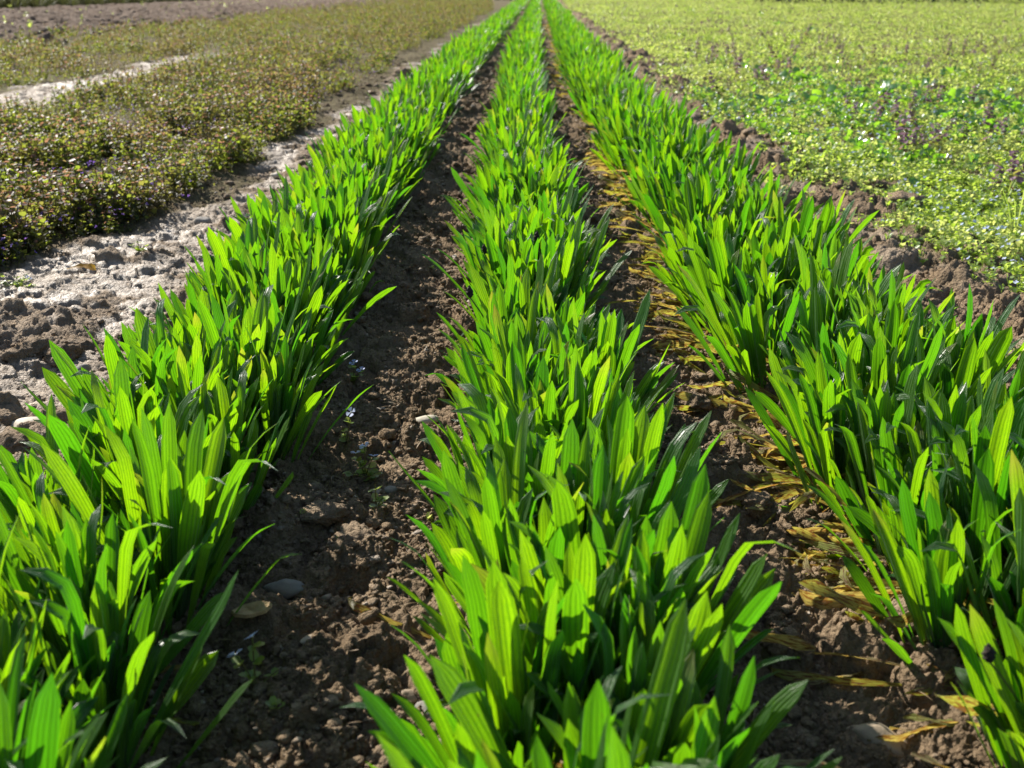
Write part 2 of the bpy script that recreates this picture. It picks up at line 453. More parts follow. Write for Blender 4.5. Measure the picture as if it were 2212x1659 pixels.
# ------------------------------------------------------------------ plantain leaves
def leaf_geo(L, W, bendA, curl, fold, twist, wave, nseg=11, nc=8, r=None, dry=False):
    v = np.linspace(0, 1, nseg + 1) ** 0.92
    ang = bendA * v ** 1.7 + curl * sstep(0.80, 1.0, v)
    dv = np.diff(v, prepend=0) * L
    cx = np.cumsum(np.sin(ang) * dv); cz = np.cumsum(np.cos(ang) * dv)
    t = np.clip((v - 0.10) / 0.90, 0, 1)
    prof = (t ** 1.1) * ((1 - t) ** 0.38); prof = prof / 0.53
    prof = prof + 0.16 * (1 - v) + 0.0
    wv = W * 0.5 * prof
    wv[-1] = W * 0.015
    u = np.linspace(-1, 1, nc + 1)
    tw = twist * v
    C = np.stack([cx, np.zeros_like(cx), cz], 1)
    T = np.stack([np.sin(ang), np.zeros_like(ang), np.cos(ang)], 1)
    Nn = np.stack([-np.cos(ang), np.zeros_like(ang), np.sin(ang)], 1)
    B = np.tile(np.array([0, 1.0, 0]), (len(v), 1))
    ct, st = np.cos(tw)[:, None], np.sin(tw)[:, None]
    B2 = B * ct + Nn * st; N2 = Nn * ct - B * st
    fo = fold * (0.4 + 0.9 * (1 - v))[:, None]
    h = fo * np.abs(u)[None] ** 1.2 * wv[:, None]
    h = h + 0.055 * wv[:, None] * np.cos(u * math.pi * 3)[None]
    h = h + wave * W * np.abs(u)[None] ** 2 * np.sin(v[:, None] * 15 + (u > 0)[None] * 2.0 + (r or 0) * 40) * sstep(0.2, 0.5, v)[:, None]
    P = C[:, None, :] + B2[:, None, :] * (u[None, :, None] * wv[:, None, None]) + N2[:, None, :] * h[:, :, None]
    V = P.reshape(-1, 3)
    uv = np.stack([np.tile((u + 1) / 2, len(v)), np.repeat(v, len(u))], 1)
    i = np.arange(nseg)[:, None] * (nc + 1) + np.arange(nc)[None]
    F = np.stack([i, i + 1, i + nc + 2, i + nc + 1], -1).reshape(-1, 4)
    return V, F, uv

NV = 30
def leaf_params(i, g, kind='green'):
    L = 0.166 * (0.70 + 0.52 * g.random())
    W = 0.0106 + 0.0074 * g.random()
    if kind == 'dry':
        return dict(L=L * 0.78, W=W * 0.95, bendA=g.uniform(-0.3, 0.9), curl=g.uniform(-1.5, 1.5), fold=g.uniform(-0.2, 1.6), twist=g.uniform(-2.2, 2.2), wave=g.uniform(0.05, 0.22))
    return dict(L=L, W=W, bendA=g.uniform(-0.12, 0.30), curl=(g.uniform(0.6, 1.5) if g.random() < 0.16 else g.uniform(-0.2, 0.3)), fold=g.uniform(0.15, 0.75), twist=g.uniform(-0.7, 0.7), wave=g.uniform(0.0, 0.035))
g_ = np.random.default_rng(5)
PAR = [leaf_params(i, g_) for i in range(NV)]
DPAR = [leaf_params(i, g_, 'dry') for i in range(12)]
def geo_set(par, nseg, nc): return [leaf_geo(r=i / len(par), nseg=nseg, nc=nc, **p) for i, p in enumerate(par)]
GEO_HI, GEO_LO = geo_set(PAR, 12, 8), geo_set(PAR, 5, 2)
DGEO_HI, DGEO_LO = geo_set(DPAR, 9, 4), geo_set(DPAR, 4, 2)
LEAF_ME = [mesh_np('plantain_leaf', V, F, M_LEAF, attrs={'rnd': np.full(len(V), i / NV)}, uv=uv) for i, (V, F, uv) in enumerate(GEO_HI)]
DRY_ME = [mesh_np('withered_leaf', V, F, M_DRY, attrs={'rnd': np.full(len(V), i / 12)}, uv=uv) for i, (V, F, uv) in enumerate(DGEO_HI)]

def leaf_matrix(phi, tilt, roll, s, r0=0.0, z=0.0):
    return Matrix.Rotation(phi, 4, 'Z') @ Matrix.Translation((r0, 0, z)) @ Matrix.Rotation(tilt, 4, 'Y') @ Matrix.Rotation(roll, 4, 'Z') @ Matrix.Scale(s, 4)

def rosette(g, n=50, dry_side=None, ndry=0):
    """list of (kind, variant, matrix)"""
    out = []
    a0 = g.random() * 6.28
    for k in range(n):
        f = (k + 0.5) / n
        phi = a0 + k * 2.39996 + g.uniform(-0.3, 0.3)
        across = abs(math.cos(phi))
        tilt = R(2 + 27 * f ** 1.5) * (0.40 + 0.75 * across) + R(g.uniform(-6, 7))
        s = (0.78 + 0.34 * math.sin(math.pi * (0.15 + 0.75 * f))) * g.uniform(0.85, 1.13)
        if f > 0.93 and g.random() < 0.4: tilt = R(g.uniform(45, 75)); s *= 0.6
        out.append(('g', int(g.integers(0, NV)), leaf_matrix(phi, tilt, g.uniform(-0.6, 0.6), s, 0.044 * f * g.uniform(0.2, 1.0), -0.004)))
    for k in range(ndry):
        phi = (dry_side if dry_side is not None else g.random() * 6.28) + g.uniform(-0.8, 0.8)
        out.append(('d', int(g.integers(0, 12)), leaf_matrix(phi, R(g.uniform(58, 95)), g.uniform(-1.4, 1.4), g.uniform(0.5, 1.05), g.uniform(0.0, 0.085), g.uniform(0.004, 0.03))))
    return out

def merge_leaves(items, hi=True, g=rng):
    Vs, Fs, uvs, rn, mi = [], [], [], [], []; off = 0
    for kd, vi, M in items:
        V, F, uv = ((GEO_HI if hi else GEO_LO) if kd == 'g' else (DGEO_HI if hi else DGEO_LO))[vi]
        A = np.array(M)
        Vs.append(V @ A[:3, :3].T + A[:3, 3]); Fs.append(F + off); uvs.append(uv)
        rn.append(np.full(len(V), g.random())); mi.append(np.full(len(F), 0 if kd == 'g' else 1)); off += len(V)
    return np.concatenate(Vs), np.concatenate(Fs), np.concatenate(uvs), np.concatenate(rn), np.concatenate(mi)

def spike_parts(parent, g, x=0, y=0, h=0.16, lean=0.3, az=0.0):
    """thin stalk with a dark ovoid head"""
    import bmesh
    bm = bmesh.new()
    n = 8; rings = []
    for i in range(n + 1):
        t = i / n; c = Vector((x + math.cos(az) * lean * h * t ** 1.8, y + math.sin(az) * lean * h * t ** 1.8, h * t))
        rings.append([bm.verts.new(c + Vector((math.cos(a) * 0.0011, math.sin(a) * 0.0011, 0))) for a in (0, 1.257, 2.513, 3.77, 5.027)])
    for a_, b_ in zip(rings, rings[1:]):
        for k in range(5): bm.faces.new((a_[k], a_[(k + 1) % 5], b_[(k + 1) % 5], b_[k]))
    me = bpy.data.meshes.new('stalk'); bm.to_mesh(me); bm.free(); me.materials.append(M_STALK)
    st = link('flower_stalk', me, parent)
    bm = bmesh.new()
    m = 14; rings = []
    for i in range(m + 1):
        t = i / m; r = 0.0042 * math.sin(math.pi * (0.06 + 0.94 * t) ** 0.8) ** 0.8 * (1.12 if i % 2 else 0.88) + 0.0003
        rings.append([bm.verts.new((c.x + math.cos(a * 0.698 + i * .35) * r * (1.15 if a % 2 else .9), c.y + math.sin(a * 0.698 + i * .35) * r * (1.15 if a % 2 else .9), c.z + t * 0.017)) for a in range(9)])
    for a_, b_ in zip(rings, rings[1:]):
        for k in range(9): bm.faces.new((a_[k], a_[(k + 1) % 9], b_[(k + 1) % 9], b_[k]))
    bm.faces.new(rings[-1])
    me = bpy.data.meshes.new('flower_head'); bm.to_mesh(me); bm.free(); me.materials.append(M_HEAD)
    link('flower_head', me, st)

ORD = ['nearest', 'second', 'third', 'fourth', 'fifth', 'sixth', 'seventh', 'eighth', 'ninth', 'tenth', 'eleventh', 'twelfth', 'thirteenth', 'fourteenth', 'fifteenth', 'sixteenth', 'seventeenth', 'eighteenth', 'nineteenth', 'twentieth']
TENS = {2: 'twenty', 3: 'thirty', 4: 'forty', 5: 'fifty', 6: 'sixty', 7: 'seventy', 8: 'eighty', 9: 'ninety'}
def ordinal(i):
    if i < 20: return ORD[i]
    n = i + 1; t, u = divmod(n, 10)
    if u == 0: return TENS[t][:-1] + 'ieth' if t < 10 else 'hundredth'
    return TENS[t] + '-' + ['', 'first', 'second', 'third', 'fourth', 'fifth', 'sixth', 'seventh', 'eighth', 'ninth'][u]

ROWS = [('left', -0.377, 0.36, 0.076), ('centre', 0.065, 0.20, 0.058), ('right', 0.518, 0.28, 0.104)]
STEP = 0.039
NPER = 99
g = np.random.default_rng(21)
# twelve whole plants for the middle distance, copies share their mesh
MID = {}
for side in ('plain', 'dry'):
    MID[side] = []
    for k in range(12):
        it = rosette(g, 50, math.pi if side == 'dry' else None, 18 if side == 'dry' else (1 if k % 3 == 0 else 0))
        V, F, uv, rn, mi = merge_leaves(it, True, g)
        MID[side].append(mesh_np('plantain_plant', V, F, [M_LEAF, M_DRY], attrs={'rnd': rn}, uv=uv, midx=mi))
SPIKES = {('left', 17), ('left', 30), ('centre', 44), ('centre', 47), ('centre', 38), ('right', 12)}
far_start = {}
for rname, rx, y0, hw in ROWS:
    y = y0
    grp = 'plantain plants of the %s row' % rname
    for i in range(NPER):
        off = hw * ((-0.85, 0.25, -0.3, 0.85, -0.65, 0.5)[i % 6] + g.uniform(-0.3, 0.3))
        px = rx + float(bend(y)) + off
        lean = off / 0.075 * R(8)
        py = y + g.uniform(-0.012, 0.012)
        pz = gz(px, py)
        s = g.uniform(0.86, 1.12) * (0.8 if g.random() < .05 else 1)
        near = y < 0.90
        last = 'in the %s row, counting from the camera' % rname
        if near:
            root = link('plantain_plant', None, loc=(px, py, pz))
            root.scale = (s, s, s); root.rotation_euler.y = lean
            root['label'] = ('narrow green plantain plant at the near end of the %s row' % rname) if i == 0 else 'narrow-leaved green plantain plant, %s %s' % (ordinal(i), last)
            dside, nd = None, 0
            if rname == 'right': dside, nd = math.pi, (int(g.integers(13, 19)) if off < 0 and g.random() < .8 else 3)
            elif rname == 'left': dside, nd = 0.0, int(g.random() < 0.35) * 2
            else: dside, nd = g.choice([0.0, math.pi]), int(g.random() < 0.45)
            for kd, vi, M in rosette(g, 50, dside, nd):
                o = link('leaf', LEAF_ME[vi] if kd == 'g' else DRY_ME[vi], root, mat=M)
                if kd == 'd':
                    o.name = 'withered_leaf'; o['label'] = 'yellow and brown withered leaf lying flat on the soil'
        else:
            me = MID['dry' if rname == 'right' and off < 0.02 else 'plain'][int(g.integers(0, 12))]
            root = link('plantain_plant', me, loc=(px, py, pz))
            root.scale = (s, s, s)
            flip = rname != 'right' and g.random() < 0.5
            root.rotation_euler = Euler((0, -lean if flip else lean, g.uniform(-0.3, 0.3) + (math.pi if flip else 0)))
            root['label'] = 'small green plantain plant, %s %s' % (ordinal(i), last)
        root['category'] = 'plant'; root['group'] = grp
        if (rname, i) in SPIKES:
            spike_parts(root, g, 0.01, 0, 0.155 + 0.03 * g.random(), 0.35, g.uniform(-1, 1) + (math.pi if rname == 'right' else 0))
        y += STEP * g.uniform(0.8, 1.2) * ((0.66 if rname == 'right' else 0.8) if y < 1.25 else 1)
    far_start[rname] = y

def build_far_rows():
    items = []
    for rname, rx, _, hw in ROWS:
        y = far_start[rname]
        while y < 60:
            dens = 1.0 if y < 12 else 12 / y
            s = g.uniform(0.88, 1.16) * (1 + 0.25 * (1 - dens))
            off = hw * g.uniform(-1.15, 1.15)
            base = Matrix.Translation((rx + float(bend(y)) + off, y, gz(rx + float(bend(y)), y))) @ Matrix.Rotation(off / 0.075 * R(8), 4, 'Y') @ Matrix.Scale(s, 4)
            for kd, vi, M in rosette(g, 32 if y < 12 else 20, math.pi, 3 if (rname == 'right' and y < 20) else 0):
                items.append((kd, vi, base @ M))
            y += STEP * g.uniform(0.8, 1.2) / dens
    V, F, uv, rn, mi = merge_leaves(items, False, g)
    me = mesh_np('distant_plantain_rows', V, F, [M_LEAF, M_DRY], attrs={'rnd': rn}, uv=uv, midx=mi)
    link('distant_plantain_rows', me, label='far blurred stretch of the three green plantain rows running to the horizon', cat='crop plants', kind='stuff')
build_far_rows()

# ------------------------------------------------------------------ low carpets of small weeds
def small_leaf(nm=0):
    """round cupped leaf, base at origin, pointing +X, 6 verts / 4 tris ring around a centre"""
    V = np.array([[0, 0, 0], [0.38, 0.44, 0.10], [0.82, 0.36, 0.06], [1.0, 0, -0.10], [0.82, -0.36, 0.06], [0.38, -0.44, 0.10], [0.5, 0, -0.04]])
    F = np.array([[6, 0, 1], [6, 1, 2], [6, 2, 3], [6, 3, 4], [6, 4, 5], [6, 5, 0]])
    return V, F

def sprig_template(g, kind):
    """stacked pairs of small leaves up a short stem; returns V, F, material index per face, rnd per vertex"""
    Vl, Fl = small_leaf()
    Vs, Fs, mi, rn = [], [], [], []; off = 0
    if kind == 'nettle':
        H = g.uniform(0.04, 0.085); tiers = 4
    elif kind == 'spike':
        H = g.uniform(0.12, 0.17); tiers = 10
    else:
        H = g.uniform(0.012, 0.035); tiers = 3
    lx, ly = g.normal() * 0.25 * H, g.normal() * 0.25 * H
    for t in range(tiers):
        f = (t + 0.6) / tiers
        n = 2 if kind == 'cover' else (4 if kind == 'spike' and f > 0.5 else 3)
        a0 = g.random() * 6.28
        for k in range(n):
            s = (0.0122 if kind == 'nettle' else 0.026 if kind == 'spike' else 0.0125) * g.uniform(0.7, 1.25) * (1.1 - 0.45 * f)
            if kind == 'spike' and 0.25 < f < 0.42: s *= 0.5
            a = a0 + k * 6.283 / n + g.uniform(-.3, .3)
            el = (g.uniform(-0.3, 1.25) if kind != 'spike' else g.uniform(-0.7, 0.2))
            M = Matrix.Translation((lx * f, ly * f, H * f)) @ Matrix.Rotation(a, 4, 'Z') @ Matrix.Rotation(-el, 4, 'Y') @ Matrix.Rotation(g.uniform(-.6, .6), 4, 'X')
            A = np.array(M)
            off_r = (0.25 if kind != 'spike' else 0.1)
            W_ = (Vl + [off_r, 0, 0]) * s
            Vs.append(W_ @ A[:3, :3].T + A[:3, 3]); Fs.append(Fl + off); off += len(Vl)
            top = kind in ('nettle', 'spike') and f > (0.72 if kind == 'nettle' else 0.5)
            mi.append(np.full(len(Fl), 1 if top and g.random() < (0.55 if kind == 'nettle' else 0.9) else 0)); rn.append(np.full(len(Vl), g.random()))
    # stem
    r = 0.0009
    S = np.array([[r, 0, -0.01], [-r / 2, r * .87, -0.01], [-r / 2, -r * .87, -0.01], [lx + r, ly, H], [lx - r / 2, ly + r * .87, H], [lx - r / 2, ly - r * .87, H]])
    SF = np.array([[0, 1, 3], [1, 4, 3], [1, 2, 4], [2, 5, 4], [2, 0, 5], [0, 3, 5]])
    Vs.append(S); Fs.append(SF + off); mi.append(np.full(6, 0)); rn.append(np.full(6, 0.9))
    return np.concatenate(Vs), np.concatenate(Fs), np.concatenate(mi), np.concatenate(rn)

def scatter(name, T, x, y, s, mats, label, cat, crown=None):
    """one mesh of many sprigs"""
    z = ground_full(x, y)
    n = len(x); ti = rng.integers(0, len(T), n); a = rng.random(n) * 6.283; jit = np.clip((fbm(x, y, 2.6, 3, 500) - 0.5) * 2.6 + 0.5 + rng.normal(size=n) * .15, 0, 1)
    Vs, Fs, mi, rn = [], [], [], []; off = 0
    for k, (V, F, m, r) in enumerate(T):
        q = np.where(ti == k)[0]
        if not len(q): continue
        c, sn = np.cos(a[q])[:, None], np.sin(a[q])[:, None]; sc = s[q][:, None]
        X = (V[None, :, 0] * c - V[None, :, 1] * sn) * sc + x[q][:, None]
        Y = (V[None, :, 0] * sn + V[None, :, 1] * c) * sc + y[q][:, None]
        Z = V[None, :, 2] * sc + z[q][:, None]
        Vs.append(np.stack([X, Y, Z], -1).reshape(-1, 3))
        Fs.append((F[None] + (np.arange(len(q)) * len(V))[:, None, None]).reshape(-1, 3) + off); off += len(q) * len(V)
        mi.append(np.tile(m, len(q)))
        rn.append(np.clip(r[None] * 0.45 + jit[q][:, None] * 0.55, 0, 1).ravel())
    me = mesh_np(name, np.concatenate(Vs), np.concatenate(Fs), mats, attrs={'rnd': np.concatenate(rn)}, midx=np.concatenate(mi), smooth=False)
    return link(name, me, label=label, cat=cat, kind='stuff')

def candidates(N, y0, y1, side, dpow=0.6):
    """points of the field inside the wedge the photo shows, thinning with distance"""
    # pdf in y ~ y^-dpow
    u = rng.random(N); e = 1 - dpow
    y = (y0 ** e + u * (y1 ** e - y0 ** e)) ** (1 / e)
    if side < 0: x = -rng.random(N) * (0.62 * (y + 0.4))
    else: x = rng.random(N) * (0.62 * (y + 0.4))
    return x, y

def left_patches(x, y, xr):
    return sstep(0.22, 0.31, fbm(x, y * .6, 1.5, 3, 223)) * sstep(0, .12, -(xr + .78 + .1 * sstep(3, 5, y) + .25 * (fbm(x, y, 1.3, 2, 230) - .4)))
TN = [sprig_template(rng, 'nettle') for _ in range(20)]
TC = [sprig_template(rng, 'cover') for _ in range(20)]
TS = [sprig_template(rng, 'spike') for _ in range(10)]

x, y = candidates(90000, 1.7, 55, -1, 0.75)
xr, lc, rc, crust, plough, ridge, green = zones(x, y)
dn = fbm(x, y, 3.8, 4, 200)
lc = lc * left_patches(x, y, xr)
lc = lc * sstep(0.0, 0.9, lc + (fbm(x, y, 14, 2, 210) - .5) * 1.6)
keep = (rng.random(len(x)) < lc) & (rng.random(len(x)) < 0.30 + 1.0 * sstep(0.36, 0.52, dn))
x, y, dn = x[keep], y[keep], dn[keep]
hs = (0.40 + 1.15 * sstep(0.3, 0.72, dn)) * (0.45 + 0.55 * lc[keep]) * (1 + 0.03 * np.clip(y - 4, 0, 30)) * rng.uniform(0.75, 1.25, len(x))
scatter('dead_nettle_carpet', TN, x, y, hs, [M_NET, M_TOP], 'low brown and green carpet of dead-nettle covering the field left of the rows', 'ground cover')
print('left sprigs', len(x))

x, y = candidates(80000, 1.4, 60, 1, 0.70)
xr, lc, rc, crust, plough, ridge, green = zones(x, y)
dn = fbm(x, y, 3.0, 3, 300)
keep = (rng.random(len(x)) < rc) & (rng.random(len(x)) < 0.45 + 1.2 * sstep(0.33, 0.5, dn)) | ((xr > 0.78) & (rng.random(len(x)) < 0.10 * sstep(0.5, 0.6, fbm(x, y, 7, 2, 310))))
x, y, dn = x[keep], y[keep], dn[keep]
hs = (0.45 + 1.2 * dn) * (1 + 0.035 * np.clip(y - 3, 0, 30)) * rng.uniform(0.75, 1.3, len(x))
scatter('speedwell_carpet', TC, x, y, hs, [M_COV, M_PURP], 'bright yellow-green carpet of low weeds covering the field right of the rows', 'ground cover')
print('right sprigs', len(x))

# tiny flowers: four petals each, one object for each colour
def flower_template(g, r=0.0042, n=4):
    Vs, Fs = [], []; off = 0
    for k in range(n):
        a = k * 6.283 / n + g.uniform(-.1, .1); w_ = 0.62
        V = np.array([[0, 0, 0], [math.cos(a - w_) * .7, math.sin(a - w_) * .7, .18], [math.cos(a), math.sin(a), .25], [math.cos(a + w_) * .7, math.sin(a + w_) * .7, .18]]) * r
        Vs.append(V); Fs.append(np.array([[0, 1, 2], [0, 2, 3]]) + off); off += 4
    V = np.concatenate(Vs)
    ax = g.uniform(-0.9, 0.9); A = np.array(Matrix.Rotation(ax, 3, 'X') @ Matrix.Rotation(g.uniform(-.9, .9), 3, 'Y'))
    V = V @ A.T + [0, 0, (g.uniform(0.018, 0.034) if n == 4 else g.uniform(0.02, 0.075))]
    F = np.concatenate(Fs)
    return V, F, np.zeros(len(F), int), np.full(len(V), g.random())
# greener, bigger-leaved growth in patches half way up the right-hand field
x, y = candidates(12000, 3.0, 9.5, 1, 0.6)
xr, lc, rc, *_ = zones(x, y)
keep = (rng.random(len(x)) < rc) & (fbm(x, y, 1.6, 3, 350) + .35 * np.exp(-((y - 4.9) / .8) ** 2) - .08 > .52) & (rng.random(len(x)) < .22)
x, y = x[keep], y[keep]
scatter('leafy_weeds', TC, x, y, rng.uniform(1.3, 2.6, len(x)), [M_GLOSSY, M_PURP], 'fresh green leafy growth in patches half way up the right-hand field', 'weeds')
TF = [flower_template(rng) for _ in range(10)]
x, y = candidates(9000, 1.4, 14, 1, 0.9)
xr, lc, rc, *_ = zones(x, y)
pat = fbm(x, y, 1.2, 2, 410)
keep = (rng.random(len(x)) < rc) & (pat + rng.normal(size=len(x)) * .12 > 0.40) & (rng.random(len(x)) < 0.85 * (1 - sstep(3.2, 7, y)) + 0.10)
x, y = x[keep], y[keep]
scatter('speedwell_flowers', TF, x, y, np.full(len(x), 1.3), [M_BLUE], 'tiny pale blue speedwell flowers dotting the bright green carpet', 'flowers')
TV = [flower_template(rng, 0.0045, 3) for _ in range(10)]
x, y = candidates(9000, 2.0, 14, -1, 0.9)
xr, lc, rc, *_ = zones(x, y)
pat = fbm(x, y, 2.6, 2, 430)
lc = lc * left_patches(x, y, xr)
keep = (rng.random(len(x)) < lc) & (pat > 0.52)
x, y = x[keep], y[keep]
scatter('violet_flowers', TV, x, y, np.full(len(x), 1.15), [M_FLOW], 'small violet flowers scattered through the brown and green carpet', 'flowers')

# ------------------------------------------------------------------ dead-nettle spikes standing above the right carpet
def tmesh(name, T, mats):
    V, F, mi, rn = T
    return mesh_np(name, V, F, mats, attrs={'rnd': rn}, midx=mi, smooth=False)
SPM = [tmesh('dead_nettle', t, [M_NET, M_PURP]) for t in TS]
spots = []
for cx, cy, sx, sy, n in ((1640, 170, 80, 40, 8), (1740, 95, 90, 30, 9), (1560, 120, 60, 25, 7), (1900, 260, 70, 45, 8), (1990, 230, 80, 40, 6),
                          (1640, 60, 120, 20, 8), (1900, 120, 150, 35, 10), (2100, 300, 70, 40, 9), (2120, 110, 80, 30, 8), (1960, 330, 60, 30, 7), (1830, 60, 200, 15, 8), (2180, 400, 40, 30, 3)):
    for _ in range(n if cy > 190 else int(n * 1.7)):
        X, Y = ground_at(cx + rng.normal() * sx * .6, cy + rng.normal() * sy * .6 + 10)
        if Y > 14 or Y < 0: continue
        if X - float(bend(Y)) > 1.15: spots.append((X, Y))
spots.sort(key=lambda p: p[1])
for k, (X, Y) in enumerate(spots):
    o = link('dead_nettle', SPM[k % 10], loc=(X, Y, gzf(X, Y)), cat='weed', group='dead-nettle spikes in the right-hand carpet',
             label='purple-topped dead-nettle spike, %s from the camera in the green carpet' % ordinal(k) if k < 99 else 'one of the farthest purple-topped dead-nettle spikes in the green carpet')
    q = rng.uniform(0.65, 1.05); o.scale = (q, q, q); o.rotation_euler.z = rng.random() * 6.28

# ------------------------------------------------------------------ glossy broad-leaved weeds, each a rosette of leaves
def broad_leaf_mesh(name, L, W, g, mat):
    V, F, uv = leaf_geo(L, W, g.uniform(0.2, 1.0), g.uniform(-.2, .5), g.uniform(-.3, .4), g.uniform(-.5, .5), 0.10, 8, 4, g.random())
    return mesh_np(name, V, F, mat, attrs={'rnd': np.full(len(V), g.random())}, uv=uv)
BL = [broad_leaf_mesh('weed_leaf', 0.095 * rng.uniform(.8, 1.2), 0.055 * rng.uniform(.8, 1.2), rng, M_GLOSSY) for _ in range(8)]
clumps = [(1640, 190, 'large glossy dark green weed at the left end of the leafy band'), (1700, 205, 'glossy green weed with white glints, second from the left in the leafy band'),
          (1765, 222, 'glossy weed in the middle of the leafy band right of the rows'), (1840, 215, 'glossy weed beside the tallest dead-nettle group'),
          (2040, 250, 'broad-leaved weed with brightest white glints at the right of the field'), (2100, 232, 'dark green broad-leaved weed near the right edge'),
          (2165, 215, 'large spreading green weed at the right edge of the field'), (2200, 270, 'low glossy weed cut by the right edge of the photo'),
          (2000, 200, 'bright green leafy weed behind the white-glinting one'), (1905, 195, 'small leafy weed behind the dead-nettle group'),
          (1760, 75, 'small glossy weed half way up the right-hand field'), (1690, 60, 'small glossy weed beside the one half way up the field'),
          (1545, 22, 'far glossy weed clump close to the end of the rows'), (1500, 28, 'far weed clump nearest the right row'), (1640, 32, 'far leafy clump under the horizon on the right'),
          (2050, 150, 'solitary leafy weed among the purple spikes on the right')]
clumps += [(1660 + 0, 215, 'pale-glinting weed low in the front of the leafy band'), (1720, 180, 'dark broad-leaved weed behind the second glossy one'), (1800, 235, 'spreading bright green weed in front of the leafy band'),
           (2075, 215, 'tall bright green weed between the two white-glinting ones'), (2130, 265, 'wide low weed in front of the spreading one at the right'), (2190, 235, 'dense dark weed just inside the right edge'),
           (1960, 215, 'round bright weed clump left of the right-hand leafy patch'), (1880, 240, 'weed clump at the foot of the tallest dead-nettles')]
for cx, cy, lab in clumps:
    X, Y = ground_at(cx + rng.uniform(-12, 12), cy + rng.uniform(-22, 22) * (1 if cy > 100 else .2))
    root = link('broadleaf_weed', None, loc=(X, Y, gz(X, Y) + 0.005), label=lab, cat='weed', group='glossy broad-leaved weeds in the right-hand field')
    for k in range(16):
        f = k / 16
        o = link('leaf', BL[k % 8], root, mat=leaf_matrix(k * 2.4 + rng.uniform(-.3, .3), R(15 + 60 * f + rng.uniform(-14, 14)), rng.uniform(-.8, .8), rng.uniform(.55, 1.1), 0.06 * f))

# grass tufts
def grass_tuft(X, Y, n, L, lab, wide=0.0035):
    root = link('grass_tuft', None, loc=(X, Y, gz(X, Y)), label=lab, cat='grass tuft', group='tufts of wild grass')
    for k in range(n):
        V, F, uv = leaf_geo(L * rng.uniform(.6, 1.1), wide * rng.uniform(.8, 1.4), rng.uniform(.2, 1.5), rng.uniform(-.2, .6), .4, rng.uniform(-.5, .5), 0, 9, 2, 0)
        me = mesh_np('blade', V, F, M_COV, attrs={'rnd': np.full(len(V), rng.random())}, uv=uv)
        link('blade', me, root, mat=leaf_matrix(rng.random() * 6.28, R(rng.uniform(0, 38)), 0, 1, 0.006))
for cx, cy, n, L, lab in ((2190, 520, 14, .15, 'tall grass tuft at the right edge above the clods'), (2020, 300, 9, .14, 'thin grass tuft rising among the dead-nettles'),
                          (2170, 440, 8, .15, 'arching grass tuft near the right edge'), (1960, 250, 7, .12, 'short grass tuft in the green carpet'), (2205, 600, 8, .08, 'small yellowish grass tuft on the last big clod'),
                          (1570, 225, 7, .07, 'little grass tuft on the clod ridge'), (2000, 560, 6, .05, 'small seedling tuft on the clods right of the right row')):
    X, Y = ground_at(cx, cy); grass_tuft(X, Y, n, L, lab)

# ------------------------------------------------------------------ stones and clods
def rock(name, mat, cx, cy, size, rotz, lab, cat, sub=3, rough=0.12, facets=5, sink=0.25, group=None, seed=0, bumpy=0.0, pos=None, soil=False):
    gg = np.random.default_rng(seed + 1000)
    V, F = ico(sub)
    d = np.ones(len(V))
    for _ in range(facets):
        q = gg.normal(size=3); q /= np.linalg.norm(q); c = gg.uniform(0.55, 0.85)
        dot = V @ q; d = np.where(dot * d > c, c / np.maximum(dot, 1e-6), d)
    d = d * (1 + rough * (vnoise(V[:, 0] * 3 + seed, V[:, 1] * 3 + V[:, 2] * 2.3, 1.0, seed) - .5))
    if bumpy:
        th = np.arctan2(V[:, 1], V[:, 0])
        f1, f2, rid = worley(th * 1.2 + seed * 3, V[:, 2] * 1.6, 2.3, seed)
        d = d * (1 + bumpy * (np.sqrt(np.clip(1 - f1 ** 2, 0, 1)) * rid - .3)) * (1 + bumpy * .6 * (rng.random(len(V)) - .5))
    V = V * d[:, None] * np.array(size)[None] * .5
    X, Y = pos if pos else ground_at(cx, cy, 0.01)
    z0 = np.zeros(len(V))
    me = mesh_np(name, V, F, mat, attrs={'crust': z0 + .15, 'veg': z0, 'plough': z0, 'green': z0} if soil else None, smooth=not soil)
    o = link(name, me, loc=(X, Y, gzf(X, Y) + size[2] * (.5 - sink)), label=lab, cat=cat, group=group)
    o.rotation_euler = (gg.uniform(-.12, .12), gg.uniform(-.12, .12), rotz)
    return o
STG = 'stones lying on the soil'
rock('stone', M_PALE, 915, 915, (0.046, 0.021, 0.016), 0.30, 'smooth pale cream oblong stone in the left furrow', 'stone', facets=0, rough=.1, sink=.1, group=STG, seed=1)
rock('stone', M_GREY, 612, 1275, (0.050, 0.030, 0.026), -0.15, 'angular flat-topped grey stone in the shaded near part of the left furrow', 'stone', facets=9, sink=.15, group=STG, seed=2)
rock('stone', M_TAN, 1895, 1590, (0.070, 0.046, 0.024), -0.05, 'flat sandy block of stone at the bottom of the right furrow', 'stone', facets=14, sink=.5, group=STG, seed=3)
rock('stone', M_GREY, 440, 492, (0.045, 0.035, 0.032), 0.1, 'round grey-brown pebble on the pale crust below the carpet', 'stone', facets=2, sink=.2, group=STG, seed=4)
rock('stone', M_PALE, 48, 905, (0.062, 0.040, 0.022), 0.35, 'flat pale stone on the crusted soil at the left edge', 'stone', facets=5, sink=.3, group=STG, seed=5)
rock('stone', M_GREY, 165, 800, (0.050, 0.022, 0.020), 0.9, 'slanting grey flake of stone on the crusted soil left of the left row', 'stone', facets=6, sink=.2, group=STG, seed=6)
rock('stone', M_TAN, 855, 1612, (0.026, 0.018, 0.012), -0.4, 'small sandy stone under the near leaves of the centre row', 'stone', facets=9, sink=.45, group=STG, seed=7)
